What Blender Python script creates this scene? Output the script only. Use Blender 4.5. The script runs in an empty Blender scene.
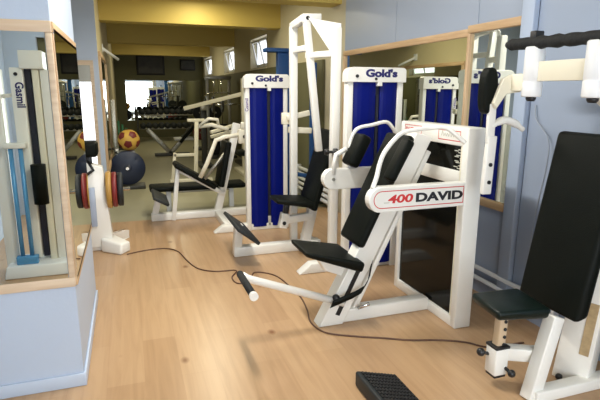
import bpy, bmesh, math, random
from mathutils import Vector as V, Matrix
random.seed(4)
S = bpy.context.scene
COL = S.collection
PI = math.pi

# ------------------------------------------------------------------ materials
def mat(name, col, rough=.5, metal=0., noise=0., nscale=8., emit=None, estr=0., coat=0., bump=0., bscale=60., spec=.5):
    m = bpy.data.materials.new(name); m.use_nodes = True
    nt = m.node_tree; b = nt.nodes['Principled BSDF']
    c = (*col, 1)
    b.inputs['Base Color'].default_value = c
    b.inputs['Roughness'].default_value = rough
    b.inputs['Metallic'].default_value = metal
    b.inputs['Coat Weight'].default_value = coat
    b.inputs['Specular IOR Level'].default_value = spec
    tc = nt.nodes.new('ShaderNodeTexCoord')
    if noise:
        n = nt.nodes.new('ShaderNodeTexNoise'); n.inputs['Scale'].default_value = nscale; n.inputs['Detail'].default_value = 4
        nt.links.new(tc.outputs['Object'], n.inputs['Vector'])
        mx = nt.nodes.new('ShaderNodeMix'); mx.data_type = 'RGBA'
        mx.inputs[6].default_value = (*[v*(1-noise) for v in col], 1)
        mx.inputs[7].default_value = (*[min(1, v*(1+noise)) for v in col], 1)
        nt.links.new(n.outputs['Fac'], mx.inputs[0]); nt.links.new(mx.outputs[2], b.inputs['Base Color'])
    if bump:
        n2 = nt.nodes.new('ShaderNodeTexNoise'); n2.inputs['Scale'].default_value = bscale
        nt.links.new(tc.outputs['Object'], n2.inputs['Vector'])
        bp = nt.nodes.new('ShaderNodeBump'); bp.inputs['Strength'].default_value = bump; bp.inputs['Distance'].default_value = .01
        nt.links.new(n2.outputs['Fac'], bp.inputs['Height']); nt.links.new(bp.outputs['Normal'], b.inputs['Normal'])
    if emit:
        b.inputs['Emission Color'].default_value = (*emit, 1); b.inputs['Emission Strength'].default_value = estr
    return m

def wood_mat(name, c1, c2, axis, scale=9., rough=.5):
    m = bpy.data.materials.new(name); m.use_nodes = True
    nt = m.node_tree; b = nt.nodes['Principled BSDF']; b.inputs['Roughness'].default_value = rough
    tc = nt.nodes.new('ShaderNodeTexCoord'); mp = nt.nodes.new('ShaderNodeMapping')
    sc = [scale*4]*3; sc[axis] = scale*.25; mp.inputs['Scale'].default_value = sc
    n = nt.nodes.new('ShaderNodeTexNoise'); n.inputs['Scale'].default_value = 1.; n.inputs['Detail'].default_value = 5; n.inputs['Distortion'].default_value = .6
    r = nt.nodes.new('ShaderNodeValToRGB'); r.color_ramp.elements[0].color = (*c1, 1); r.color_ramp.elements[1].color = (*c2, 1)
    r.color_ramp.elements[0].position = .3; r.color_ramp.elements[1].position = .7
    nt.links.new(tc.outputs['Object'], mp.inputs['Vector']); nt.links.new(mp.outputs['Vector'], n.inputs['Vector'])
    nt.links.new(n.outputs['Fac'], r.inputs['Fac']); nt.links.new(r.outputs['Color'], b.inputs['Base Color'])
    return m

def floor_mat():
    m = bpy.data.materials.new('laminate_planks'); m.use_nodes = True
    nt = m.node_tree; L = nt.links; b = nt.nodes['Principled BSDF']
    b.inputs['Roughness'].default_value = .3; b.inputs['Specular IOR Level'].default_value = .45
    tc = nt.nodes.new('ShaderNodeTexCoord')
    mp = nt.nodes.new('ShaderNodeMapping'); mp.inputs['Rotation'].default_value = (0, 0, PI/2)
    br = nt.nodes.new('ShaderNodeTexBrick'); br.inputs['Scale'].default_value = 1.
    br.inputs['Brick Width'].default_value = 1.25; br.inputs['Row Height'].default_value = .19
    br.inputs['Mortar Size'].default_value = .0012; br.inputs['Mortar Smooth'].default_value = .3; br.inputs['Bias'].default_value = 0
    br.offset = .37
    br.inputs['Color1'].default_value = (.44, .275, .148, 1); br.inputs['Color2'].default_value = (.51, .332, .186, 1)
    br.inputs['Mortar'].default_value = (.45, .28, .155, 1)
    L.new(tc.outputs['Object'], mp.inputs['Vector']); L.new(mp.outputs['Vector'], br.inputs['Vector'])
    mg = nt.nodes.new('ShaderNodeMapping'); mg.inputs['Scale'].default_value = (26, 1.6, 1)
    ng = nt.nodes.new('ShaderNodeTexNoise'); ng.inputs['Scale'].default_value = 1; ng.inputs['Detail'].default_value = 5; ng.inputs['Distortion'].default_value = .8
    L.new(tc.outputs['Object'], mg.inputs['Vector']); L.new(mg.outputs['Vector'], ng.inputs['Vector'])
    rg = nt.nodes.new('ShaderNodeValToRGB'); rg.color_ramp.elements[0].color = (.88, .86, .84, 1); rg.color_ramp.elements[1].color = (1, 1, 1, 1)
    rg.color_ramp.elements[0].position = .32; rg.color_ramp.elements[1].position = .6
    L.new(ng.outputs['Fac'], rg.inputs['Fac'])
    mu = nt.nodes.new('ShaderNodeMix'); mu.data_type = 'RGBA'; mu.blend_type = 'MULTIPLY'; mu.inputs[0].default_value = 1
    L.new(br.outputs['Color'], mu.inputs[6]); L.new(rg.outputs['Color'], mu.inputs[7])
    # knots
    mk = nt.nodes.new('ShaderNodeMapping'); mk.inputs['Scale'].default_value = (3.4, 2.2, 1)
    vk = nt.nodes.new('ShaderNodeTexVoronoi'); vk.inputs['Scale'].default_value = 1; vk.inputs['Randomness'].default_value = 1
    L.new(tc.outputs['Object'], mk.inputs['Vector']); L.new(mk.outputs['Vector'], vk.inputs['Vector'])
    rk = nt.nodes.new('ShaderNodeValToRGB'); rk.color_ramp.elements[0].color = (.42, .27, .17, 1); rk.color_ramp.elements[1].color = (1, 1, 1, 1)
    rk.color_ramp.elements[0].position = .03; rk.color_ramp.elements[1].position = .10
    L.new(vk.outputs['Distance'], rk.inputs['Fac'])
    m2 = nt.nodes.new('ShaderNodeMix'); m2.data_type = 'RGBA'; m2.blend_type = 'MULTIPLY'; m2.inputs[0].default_value = .95
    L.new(mu.outputs[2], m2.inputs[6]); L.new(rk.outputs['Color'], m2.inputs[7])
    L.new(m2.outputs[2], b.inputs['Base Color'])
    return m

M = dict(
    white=mat('white_enamel', (.84, .83, .78), .28, noise=.04, nscale=5, coat=.2),
    whitecold=mat('white_paint', (.80, .82, .84), .4, noise=.03),
    cream=mat('cream_enamel', (.78, .74, .60), .4, noise=.06, nscale=6),
    vinyl=mat('black_vinyl', (.004, .0055, .004), .5, bump=.2, bscale=220, spec=.12),
    vinylgreen=mat('dark_green_vinyl', (.004, .010, .008), .3, bump=.25, bscale=160, spec=.25),
    foam=mat('black_foam', (.005, .006, .007), .8, noise=.3, nscale=30, bump=.5, bscale=40),
    rubber=mat('black_rubber', (.008, .012, .014), .6, noise=.2, nscale=20),
    black=mat('black_plastic', (.012, .012, .013), .4),
    blue=mat('blue_shroud', (.001, .006, .15), .38, noise=.1, nscale=3, spec=.12),
    bluepost=mat('blue_steel', (.01, .075, .26), .4, noise=.08),
    slot=mat('dark_slot', (.006, .007, .02), .5),
    navy=mat('navy_lettering', (.012, .012, .12), .5),
    purple=mat('purple_lettering', (.10, .05, .25), .5),
    red=mat('red_lettering', (.62, .03, .03), .5),
    blackink=mat('black_lettering', (.01, .01, .014), .5),
    chrome=mat('chrome', (.75, .75, .73), .18, 1.),
    steel=mat('grey_steel', (.36, .35, .30), .38, .7),
    darksteel=mat('dark_steel', (.05, .05, .045), .45, .5),
    darkglass=mat('smoked_acrylic', (.005, .005, .0035), .08, spec=.16),
    mirror=mat('mirror_glass', (.80, .84, .78), .0, 1.),
    pine=wood_mat('pine_frame', (.50, .33, .19), (.70, .52, .34), 2, 7),
    pinel=wood_mat('pine_rail', (.46, .29, .15), (.70, .50, .30), 1, 7),
    pinex=wood_mat('pine_crossrail', (.58, .43, .29), (.74, .60, .44), 0, 7),
    wallblue=mat('blue_wall_paint', (.50, .59, .73), .55, noise=.03, nscale=2.5, bump=.08, bscale=60),
    panelblue=mat('blue_wall_panel', (.37, .44, .57), .26, noise=.05, nscale=1.5),
    stripblue=mat('pale_blue_trim', (.44, .53, .69), .45, noise=.04, nscale=3),
    beige=mat('beige_wall_paint', (.58, .53, .38), .7, noise=.05, nscale=2, bump=.1, bscale=40),
    creamwall=mat('cream_wall_paint', (.62, .54, .34), .65, noise=.06, nscale=2),
    olive=mat('olive_wall_paint', (.13, .125, .06), .75, noise=.08, nscale=2),
    ceil=mat('ceiling_paint', (.55, .43, .13), .7, noise=.05, nscale=2),
    beam=mat('mustard_beam_paint', (.56, .42, .10), .6, noise=.06, nscale=2),
    ceilfront=mat('front_ceiling_paint', (.66, .60, .42), .7, noise=.05, nscale=2),
    skirting=mat('skirting_paint', (.52, .61, .75), .4),
    rearfloor=mat('rear_floor_vinyl', (.36, .34, .23), .34, noise=.12, nscale=3),
    floor=floor_mat(),
    daylight=mat('daylight_pane', (.9, .95, 1), .3, emit=(.90, .96, 1), estr=3.4),
    daylight2=mat('daylight_small_pane', (.9, .95, 1), .3, emit=(.92, .95, 1), estr=2.4),
    tube=mat('lamp_diffuser', (.9, .9, .88), .4, emit=(1, .96, .88), estr=2.0),
    yellow=mat('yellow_rubber', (.60, .37, .07), .5, noise=.06),
    maroon=mat('maroon_rubber', (.16, .012, .014), .5),
    plateyellow=mat('yellow_weight', (.48, .27, .06), .45, noise=.1),
    platered=mat('red_weight', (.20, .02, .02), .45, noise=.1),
    plateblue=mat('blue_weight', (.006, .014, .045), .4, noise=.2),
    greenpl=mat('green_weight', (.01, .09, .035), .5),
    brown=mat('brown_sticker', (.45, .33, .18), .6, noise=.35, nscale=40),
    beechtube=mat('beige_post', (.60, .45, .29), .35, noise=.08),
    cable=mat('brown_cable', (.10, .045, .025), .5),
    greycable=mat('grey_cable', (.35, .40, .48), .5),
    poster=mat('dark_poster', (.03, .028, .02), .5, noise=.9, nscale=6),
    posterframe=mat('poster_frame', (.008, .008, .007), .6),
    rodblue=mat('light_blue_rod', (.10, .33, .62), .25, .2),
    grey=mat('grey_panel', (.52, .52, .45), .5, noise=.05),
)

# ------------------------------------------------------------------ mesh helpers
ORG = {}
class B:
    def __init__(s): s.bm = bmesh.new()
    def _merge(s, t, smooth=False):
        if smooth:
            for f in t.faces: f.smooth = True
        me = bpy.data.meshes.new('tmp'); t.to_mesh(me); t.free(); s.bm.from_mesh(me); bpy.data.meshes.remove(me)
        return s
    def hexa(s, pts, bev=0., seg=2):
        """pts: 8 corners, bottom ring of 4 then top ring of 4"""
        t = bmesh.new(); v = [t.verts.new(p) for p in pts]
        for f in ((3, 2, 1, 0), (4, 5, 6, 7), (0, 1, 5, 4), (1, 2, 6, 5), (2, 3, 7, 6), (3, 0, 4, 7)): t.faces.new([v[i] for i in f])
        bmesh.ops.recalc_face_normals(t, faces=t.faces)
        if bev: bmesh.ops.bevel(t, geom=t.edges[:], offset=bev, segments=seg, profile=.5, affect='EDGES')
        return s._merge(t, bev > 0 and seg > 1)
    def box(s, x0, x1, y0, y1, z0, z1, bev=0., seg=2):
        return s.hexa([(x0, y0, z0), (x1, y0, z0), (x1, y1, z0), (x0, y1, z0), (x0, y0, z1), (x1, y0, z1), (x1, y1, z1), (x0, y1, z1)], bev, seg)
    def beam(s, p, q, w, h, side=(0, 1, 0), bev=.006, seg=2):
        """bar p->q, w along `side`, h across"""
        p, q = V(p), V(q); d = (q-p).normalized(); sd = V(side); sd = (sd - d*sd.dot(d)).normalized(); u = sd.cross(d)
        a, b = sd*w/2, u*h/2
        return s.hexa([p-a-b, p+a-b, p+a+b, p-a+b, q-a-b, q+a-b, q+a+b, q-a+b], bev, seg)
    def prism(s, poly, axis, lo, hi, bev=0., seg=2):
        """2-D polygon extruded along axis. axis 1: poly is (x,z)"""
        t = bmesh.new()
        def P(a, b, c): return {0: (c, a, b), 1: (a, c, b), 2: (a, b, c)}[axis]
        lov = [t.verts.new(P(a, b, lo)) for a, b in poly]; hiv = [t.verts.new(P(a, b, hi)) for a, b in poly]
        n = len(poly); t.faces.new(lov[::-1]); t.faces.new(hiv)
        for i in range(n): t.faces.new([lov[i], lov[(i+1) % n], hiv[(i+1) % n], hiv[i]])
        bmesh.ops.recalc_face_normals(t, faces=t.faces)
        if bev:
            es = [e for e in t.edges if len({round((v.co[axis]-lo)/(hi-lo)) for v in e.verts}) == 1]
            bmesh.ops.bevel(t, geom=es, offset=bev, segments=seg, profile=.5, affect='EDGES')
        return s._merge(t)
    def tube(s, pts, r, n=12, cap=True):
        pts = [V(p) for p in pts]; t = bmesh.new(); rings = []
        d0 = (pts[1]-pts[0]).normalized(); nrm = d0.orthogonal().normalized()
        for i, p in enumerate(pts):
            if i == 0: d = d0
            elif i == len(pts)-1: d = (pts[-1]-pts[-2]).normalized()
            else: d = ((pts[i]-pts[i-1]).normalized()+(pts[i+1]-pts[i]).normalized()).normalized()
            nrm = (nrm-d*nrm.dot(d)).normalized(); bn = d.cross(nrm)
            rr = r[i] if isinstance(r, (list, tuple)) else r
            rings.append([t.verts.new(p+(nrm*math.cos(2*PI*k/n)+bn*math.sin(2*PI*k/n))*rr) for k in range(n)])
        for a, b in zip(rings, rings[1:]):
            for k in range(n): t.faces.new([a[k], a[(k+1) % n], b[(k+1) % n], b[k]])
        for f in t.faces: f.smooth = True
        if cap: t.faces.new(rings[0][::-1]); t.faces.new(rings[-1])
        bmesh.ops.recalc_face_normals(t, faces=t.faces)
        return s._merge(t)
    def cyl(s, p, q, r, n=20): return s.tube([p, q], r, n)
    def lathe(s, p, axis, prof, n=28):
        """prof: list of (distance along axis, radius)"""
        p = V(p); a = V(axis).normalized()
        return s.tube([p+a*d for d, _ in prof], [r for _, r in prof], n)
    def sphere(s, c, r, sc=(1, 1, 1), n=20):
        t = bmesh.new(); bmesh.ops.create_uvsphere(t, u_segments=n, v_segments=n//2, radius=r, matrix=Matrix.Translation(c) @ Matrix.Diagonal((*sc, 1)))
        return s._merge(t, True)

def parent_to(o, par):
    if par is not None: o.parent = par
def origin(par):
    return ORG.get(par.name, V((0, 0, 0))) if par is not None else V((0, 0, 0))
def obj(name, b, m, parent=None):
    me = bpy.data.meshes.new(name); bm = b.bm
    og = origin(parent)
    if og.length: bmesh.ops.translate(bm, verts=bm.verts, vec=-og)
    bm.to_mesh(me); bm.free(); me.materials.append(M[m] if isinstance(m, str) else m)
    o = bpy.data.objects.new(name, me); COL.objects.link(o); parent_to(o, parent); ORG[o.name] = og
    return o
def solo(name, b, m, label, cat, loc, group=None):
    """a thing that is one mesh, with its origin at loc"""
    loc = V(loc); bmesh.ops.translate(b.bm, verts=b.bm.verts, vec=-loc)
    o = obj(name, b, m); o.location = loc; ORG[o.name] = loc
    o['label'] = label; o['category'] = cat
    if group: o['group'] = group
    return o
def thing(name, label, cat, loc, group=None):
    o = bpy.data.objects.new(name, None); COL.objects.link(o); o.location = loc; o.empty_display_size = .1
    ORG[o.name] = V(loc); o['label'] = label; o['category'] = cat
    if group: o['group'] = group
    return o
def struct(name, b, m, parent=None):
    o = obj(name, b, m, parent)
    if parent is None: o['kind'] = 'structure'
    return o
def lettering(body, size, org, xd, yd, m, parent, sx=1., bold=.0, name='lettering', depth=.0008, shear=0.):
    cu = bpy.data.curves.new('tmp_text', 'FONT'); cu.body = body; cu.size = size; cu.offset = bold*size; cu.extrude = depth; cu.shear = shear
    cu.resolution_u = 4
    to = bpy.data.objects.new('tmp_text', cu); COL.objects.link(to)
    dg = bpy.context.evaluated_depsgraph_get(); dg.update()
    me = bpy.data.meshes.new_from_object(to.evaluated_get(dg)); COL.objects.unlink(to); bpy.data.objects.remove(to)
    me.name = name
    xd, yd = V(xd).normalized(), V(yd).normalized(); zd = xd.cross(yd); og = origin(parent)
    for v in me.vertices:
        c = v.co.copy(); v.co = V(org)+xd*c.x*sx+yd*c.y+zd*c.z-og
    me.materials.clear(); me.materials.append(M[m])
    o = bpy.data.objects.new(name, me); COL.objects.link(o); parent_to(o, parent); ORG[o.name] = og
    return o
def text_width(body, size):
    cu = bpy.data.curves.new('tmp_text', 'FONT'); cu.body = body; cu.size = size
    to = bpy.data.objects.new('tmp_text', cu); COL.objects.link(to); bpy.context.view_layer.update(); w = to.dimensions.x
    COL.objects.unlink(to); bpy.data.objects.remove(to); return w
def smooth_path(pts, sub=6):
    pts = [V(p) for p in pts]; P = [pts[0]]+pts+[pts[-1]]; out = []
    for i in range(1, len(P)-2):
        a, b, c, d = P[i-1:i+3]
        for k in range(sub):
            t = k/sub
            out.append(.5*((2*b)+(c-a)*t+(2*a-5*b+4*c-d)*t*t+(3*b-a-3*c+d)*t**3))
    out.append(pts[-1]); return out
def pad(p, q, u, w, th, bev=.025):
    """upholstered pad: centre line p->q of the FRONT face, u width dir, thickness goes to the back"""
    p, q, u = V(p), V(q), V(u).normalized(); d = (q-p).normalized(); n = u.cross(d).normalized()
    return p, q, u, d, n
def pad_b(p, q, u, w, th, bev=.022, back=1, w2=None):
    p, q, u, d, n = pad(p, q, u, w, th); n = n*back; a = u*w/2; c = u*(w2 or w)/2
    return B().hexa([p-a, p+a, q+c, q-c, p-a+n*th, p+a+n*th, q+c+n*th, q-c+n*th], bev, 3)

# ------------------------------------------------------------------ the room
XR, YB, ZC, YF, XL = 2.46, 17.1, 2.95, -1.6, -1.3
struct('floor', B().box(XL-.2, XR+.3, YF-.2, 6.0, -.1, 0), 'floor')
struct('floor_rear', B().box(XL-.2, XR+.3, 6.0, YB+.2, -.1, 0), 'rearfloor')
struct('ceiling', B().box(XL-.2, XR+.4, 5.75, YB+.2, ZC, ZC+.1), 'ceil')
struct('ceiling_front', B().box(XL-.2, XR+.4, YF-.2, 5.75, ZC, ZC+.1), 'ceilfront')
# right wall, pierced by the three high windows
wins = [(9.07, 10.35), (12.0, 13.3), (15.3, 16.75)]
b = B(); ys = [5.585]+[v for w in wins for v in w]+[YB+.2]
b.box(XR, XR+.35, 5.585, YB+.2, 0, 1.94); b.box(XR, XR+.35, 5.585, YB+.2, 2.5, ZC)
for i in range(0, len(ys), 2): b.box(XR, XR+.35, ys[i], ys[i+1], 1.94, 2.5)
struct('wall_right', b, 'beige')
for i, (y0, y1) in enumerate(wins):
    f = B(); x = XR+.13
    f.box(x, x+.05, y0, y1, 1.94, 1.99); f.box(x, x+.05, y0, y1, 2.45, 2.5)
    for yy in (y0, y1-.05): f.box(x, x+.05, yy, yy+.05, 1.99, 2.45)
    w = struct('window_%d' % (i+1), f, 'whitecold')
    obj('pane', B().box(x+.03, x+.04, y0+.05, y1-.05, 1.99, 2.45), 'daylight2', w)
    s = B(); p0, p1 = (x-.01, 0, 2.0), (x-.11, 0, 2.44)
    for yy in (y0+.09, (y0+y1)/2, y1-.09): s.beam((p0[0], yy, p0[2]), (p1[0], yy, p1[2]), .045, .03)
    s.beam((p0[0], y0+.07, p0[2]), (p0[0], y1-.07, p0[2]), .03, .04, (1, 0, 0)); s.beam((p1[0], y0+.07, p1[2]), (p1[0], y1-.07, p1[2]), .03, .04, (1, 0, 0))
    obj('tilted_sash', s, 'whitecold', w)
    obj('sill', B().hexa([(XR-.02, y0, 1.90), (x, y0, 1.94), (x, y1, 1.94), (XR-.02, y1, 1.90), (XR-.02, y0, 1.92), (x, y0, 1.965), (x, y1, 1.965), (XR-.02, y1, 1.92)]), 'cream', w)
# blue front part of the right wall, made of tall panels
b = B().box(XR+.012, XR+.35, YF-.2, 5.585, 0, ZC)
for y0, y1 in ((YF, -.3), (-.294, .99), (.996, 2.614), (2.72, 3.195), (3.201, 4.4), (4.406, 5.585)): b.box(XR, XR+.012, y0, y1, 0, ZC)
struct('wall_right_front', b, 'panelblue')
struct('trim_6', B().box(XR-.05, XR, 6.2, YB, 0, 1.90, .006), 'olive')
struct('trim_1', B().box(XR-.045, XR, 2.614, 2.72, 0, ZC, .006), 'stripblue')
struct('wall_back', B().box(XL-.2, XR+.35, YB, YB+.2, 0, ZC), 'olive')
# front wall with the glazed shop front behind the camera
b = B(); b.box(XL-.2, -.95, YF-.2, YF, 0, ZC); b.box(1.8, XR+.35, YF-.2, YF, 0, ZC); b.box(-.95, 1.8, YF-.2, YF, 2.1, ZC); b.box(-.40, 1.8, YF-.2, YF, 0, .1); b.box(-.46, -.40, YF-.2, YF, 0, 2.1)
struct('wall_front', b, 'wallblue')
f = B()
for xx in (-.40, .67, 1.74): f.box(xx, xx+.06, YF-.1, YF-.04, .1, 2.1)
f.box(-.40, 1.8, YF-.1, YF-.04, .1, .16); f.box(-.40, 1.8, YF-.1, YF-.04, 2.04, 2.1)
w = struct('window_4', f, 'whitecold')
obj('pane', B().box(-.38, 1.78, YF-.09, YF-.08, .12, 2.08), 'daylight', w)
d = struct('door_1', B().box(-.95, -.46, YF-.14, YF-.08, 0, 2.1), 'olive')
obj('door_handle', B().tube([(-.53, YF-.08, 1.0), (-.53, YF-.03, 1.0), (-.63, YF-.03, 1.0)], .011), 'chrome', d)
struct('wall_left', B().box(XL-.2, XL, YF-.2, 6.9, 0, ZC), 'wallblue')
struct('wall_left_rear', B().box(XL, -.3, 6.93, YB, 0, ZC), 'creamwall')
struct('wall_left_pier', B().box(XL, -.3, 6.9, 6.93, 0, ZC), 'wallblue')
struct('wall_left_pillar', B().box(XL, -.3, 2.575, 3.73, 0, ZC), 'wallblue')
w = struct('window_5', B().box(-.95, -.36, 6.875, 6.9, 1.80, 1.86), 'pinex')  # framed mirror on the pier, its reflection imitated by panels and a glowing pane
obj('frame_rail', B().box(-.95, -.36, 6.875, 6.9, .40, .46), 'pinex', w)
for q0 in (-.95, -.40): obj('frame_stile', B().box(q0, q0+.04, 6.875, 6.9, .46, 1.80), 'pinex', w)
obj('upper_panel', B().box(-.91, -.40, 6.885, 6.895, 1.60, 1.80), 'steel', w)  # grey panels stand in for the duller part of the mirror's reflection
obj('side_panel', B().box(-.91, -.55, 6.885, 6.895, .46, 1.60), 'steel', w)
obj('pane', B().box(-.55, -.40, 6.885, 6.895, .46, 1.60), 'daylight2', w)  # glowing strip imitates daylight reflected in the mirror, no opening here
b = B(); b.box(XL, -.288, 2.563, 2.575, 0, .07, .003); b.box(-.3, -.288, 2.575, 3.73, 0, .07, .003)
struct('baseboard_left', b, 'skirting')
for i, y in enumerate((5.7, 8.2, 11.9, 15.6)):
    b = B().box(XL if y < 6 else -.3, XR, y, y+.3, 2.5, ZC)
    struct('trim_%d' % (i+2), b, 'beam')

# ------------------------------------------------------------------ mirrors in timber frames
def mirror_x(name, label, x, y0, y1, z0, z1, sgn, fw=.05, th=.03, m='pinel', fwv=None):
    fs = fwv or fw
    """mirror on a wall whose inside faces sgn*X"""
    t = thing(name, label, 'mirror', (x, (y0+y1)/2, z0))
    a, c = sorted((x, x+sgn*th)); g0, g1 = sorted((x, x+sgn*.012))
    obj('glass', B().box(g0, g1, y0+.002, y1-.002, z0+fw*.6, z1-fw*.6), 'mirror', t)
    for q0, q1 in ((z1-fw, z1), (z0, z0+fw)): obj('frame_rail', B().box(a, c, y0, y1, q0, q1, .004), m, t)
    n0, n1 = fs if isinstance(fs, tuple) else (fs, fs)
    for q0, q1 in ((y0, y0+n0), (y1-n1, y1)):
        if q1-q0 > .001: obj('frame_stile', B().box(a, c, q0, q1, z0+fw, z1-fw, .004), 'pine', t)
    return t
def mirror_y(name, label, y, x0, x1, z0, z1, fw=.05, th=.03, m='pinex', mv='pinex', fwv=None):
    fs = fwv or fw
    t = thing(name, label, 'mirror', ((x0+x1)/2, y, z0))
    obj('glass', B().box(x0+fw*.6, x1-fw*.6, y-.012, y, z0+fw*.6, z1-fw*.6), 'mirror', t)
    if fw > .02:
        for q0, q1 in ((z1-fw, z1), (z0, z0+fw)): obj('frame_rail', B().box(x0, x1, y-th, y, q0, q1, .004), m, t)
        for q0, q1 in ((x0, x0+fs), (x1-fs, x1)): obj('frame_stile', B().box(q0, q1, y-th, y, z0+fw, z1-fw, .004), mv, t)
    return t
mirror_y('wall_mirror', 'large pine framed mirror on the front of the near blue pillar', 2.575, -1.2, -.296, .547, 1.80, .05, th=.014, fwv=.028)
mirror_x('wall_mirror', 'narrow pine framed mirror on the aisle side of the near blue pillar', -.3, 2.58, 3.7, .547, 1.80, 1, .05, .012, fwv=.016)
mirror_x('wall_mirror', 'wood framed mirror on the cream wall beyond the second pillar', -.3, 7.0, 9.2, .4, 1.98, 1, .06, .03)
mirror_x('wall_mirror', 'long wide mirror on the blue right wall under a sloping looking pine rail', XR, 3.27, 5.57, .68, 1.956, -1, .055, .03, fwv=(0, .05))
mirror_x('wall_mirror', 'short mirror beside the pale blue strip on the right wall', XR, 2.72, 3.27, .68, 1.977, -1, .055, .034, fwv=(.006, .032))
mirror_y('wall_mirror', 'wide frameless mirror on the far wall above the dumbbell rack', YB, 0.0, 2.35, .55, 1.82, .01)

# pictures high on the far wall
t = thing('framed_picture', 'dark wide framed picture left on the far wall above the mirror', 'picture', (.8, YB, 1.98))
obj('frame', B().box(.37, 1.23, YB-.04, YB, 1.98, 2.60, .01), 'posterframe', t); obj('print', B().box(.43, 1.17, YB-.045, YB-.03, 2.04, 2.54), 'poster', t)
t = thing('framed_picture', 'smaller dark picture on the far wall near the right corner', 'picture', (1.95, YB, 2.12))
obj('frame', B().box(1.72, 2.2, YB-.04, YB, 2.14, 2.48, .01), 'posterframe', t); obj('print', B().box(1.76, 2.16, YB-.045, YB-.03, 2.18, 2.44), 'poster', t)

# ------------------------------------------------------------------ lights
def lamp(label, x, y, power, lx=.16, ly=1.3, col=(1, .96, .88)):
    t = thing('ceiling_lamp', label, 'lamp', (x, y, ZC-.09))
    obj('housing', B().box(x-lx/2-.03, x+lx/2+.03, y-ly/2-.03, y+ly/2+.03, ZC-.05, ZC, .008), 'whitecold', t)
    obj('diffuser', B().box(x-lx/2, x+lx/2, y-ly/2, y+ly/2, ZC-.085, ZC-.05, .01), 'tube', t)
    L = bpy.data.lights.new('lamp_light', 'AREA'); L.shape = 'RECTANGLE'; L.size = lx; L.size_y = ly; L.energy = power; L.color = col
    o = bpy.data.objects.new('lamp_light', L); COL.objects.link(o); o.parent = t; o.location = (0, 0, -.02)
lamp('long white ceiling lamp over the front of the room', .6, 2.8, 85, .10, .7)
lamp('long white ceiling lamp nearest the glazed shop front', .6, -.5, 42, .12, .8)
lamp('long white ceiling lamp between the two weight towers', .75, 4.6, 50)
lamp('added unseen fill lamp under the rear room ceiling', 1.1, 7.2, 60, col=(1, .93, .68))  # unseen fill, added to brighten and warm the rear room
lamp('added unseen fill lamp nearest the dumbbell rack', 1.1, 13.9, 40, col=(1, .92, .62))  # second added fill, unseen, tints the far end yellow
L = bpy.data.lights.new('window_light', 'AREA'); L.shape = 'RECTANGLE'; L.size = 2.1; L.size_y = 1.9; L.energy = 90; L.color = (.86, .93, 1)
o = bpy.data.objects.new('window_light', L); COL.objects.link(o); o.location = (.70, YF-.02, 1.1); o.rotation_euler = (PI/2, 0, 0)
wd = bpy.data.worlds.new('World'); S.world = wd; wd.use_nodes = True
wd.node_tree.nodes['Background'].inputs[0].default_value = (.55, .65, .8, 1); wd.node_tree.nodes['Background'].inputs[1].default_value = .3

# ------------------------------------------------------------------ weight machines with a blue tower
def tower(t, x0, x1, y0, z1, head, brand_x, brand_w, mirrored_text=False):
    """white tower frame, blue shroud in two halves, head plate with the brand; front faces -Y"""
    W = x1-x0; d = .085; pw = W*.125
    zb = z1-head
    xl = x0+pw+.005; xr = x1-pw*.95; cs = xl+(xr-xl)*.56; sw = W*.075
    for a, c in ((x0+.015, x0+pw), (x1-pw*.95, x1-.012)): obj('side_post', B().box(a, c, y0+.01, y0+d, 0.0, zb+.005, .006), 'white', t)
    # head plate with rounded shoulders
    r = .06; poly = []
    for k in range(7): a = PI-(PI/2)*k/6; poly.append((x0+r+r*math.cos(a), z1-r+r*math.sin(a)))
    for k in range(5): a = PI/2-(PI/2)*k/4; poly.append((x1-.03+.03*math.cos(a), z1-.03+.03*math.sin(a)))
    poly += [(x1, zb), (cs+sw/2, zb), (cs+sw/2, zb-.03), (cs-sw/2, zb-.03), (cs-sw/2, zb), (x0, zb)]
    hp = obj('head_plate', B().prism(poly, 1, y0-.012, y0+d, .004), 'white', t)
    obj('bolt', B().cyl((cs-.04, y0-.02, zb+.025), (cs-.04, y0-.008, zb+.025), .011), 'black', hp)
    obj('bolt', B().cyl((x0+.085, y0-.02, zb+.045), (x0+.085, y0-.008, zb+.045), .013), 'black', hp)
    tw = text_width("Gold's", .1); s = brand_w/tw*.1
    lettering("Gold's", .078, (brand_x, y0-.013, z1-.072), (1, 0, 0), (0, 0, 1), 'navy', hp, sx=s/.078, bold=.05)
    # shroud halves, gently rounded fronts
    for a, c in ((xl, cs-sw/2), (cs+sw/2, xr)):
        n = 6; poly = [(a, y0+d-.01)]
        for k in range(n+1): u = k/n; poly.append((a+(c-a)*u, y0+.026-.016*min(1, 4*u, 4*(1-u))))
        poly.append((c, y0+d-.01))
        sh = B().prism(poly, 2, .04, zb, .0)
        obj('shroud', sh, 'blue', t)
    obj('slot_back', B().box(cs-sw/2, cs+sw/2, y0+.045, y0+d-.01, .04, zb), 'slot', t)
    g = B().box(cs-.012, cs+.012, y0+.03, y0+.044, .1, zb-.1); obj('guide_bar', g, 'slot', t)
    obj('info_tag', B().box(cs-sw*.42, cs+sw*.42, y0+.02, y0+.044, .045, .15, .003), 'grey', t)
    return y0+d

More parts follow.
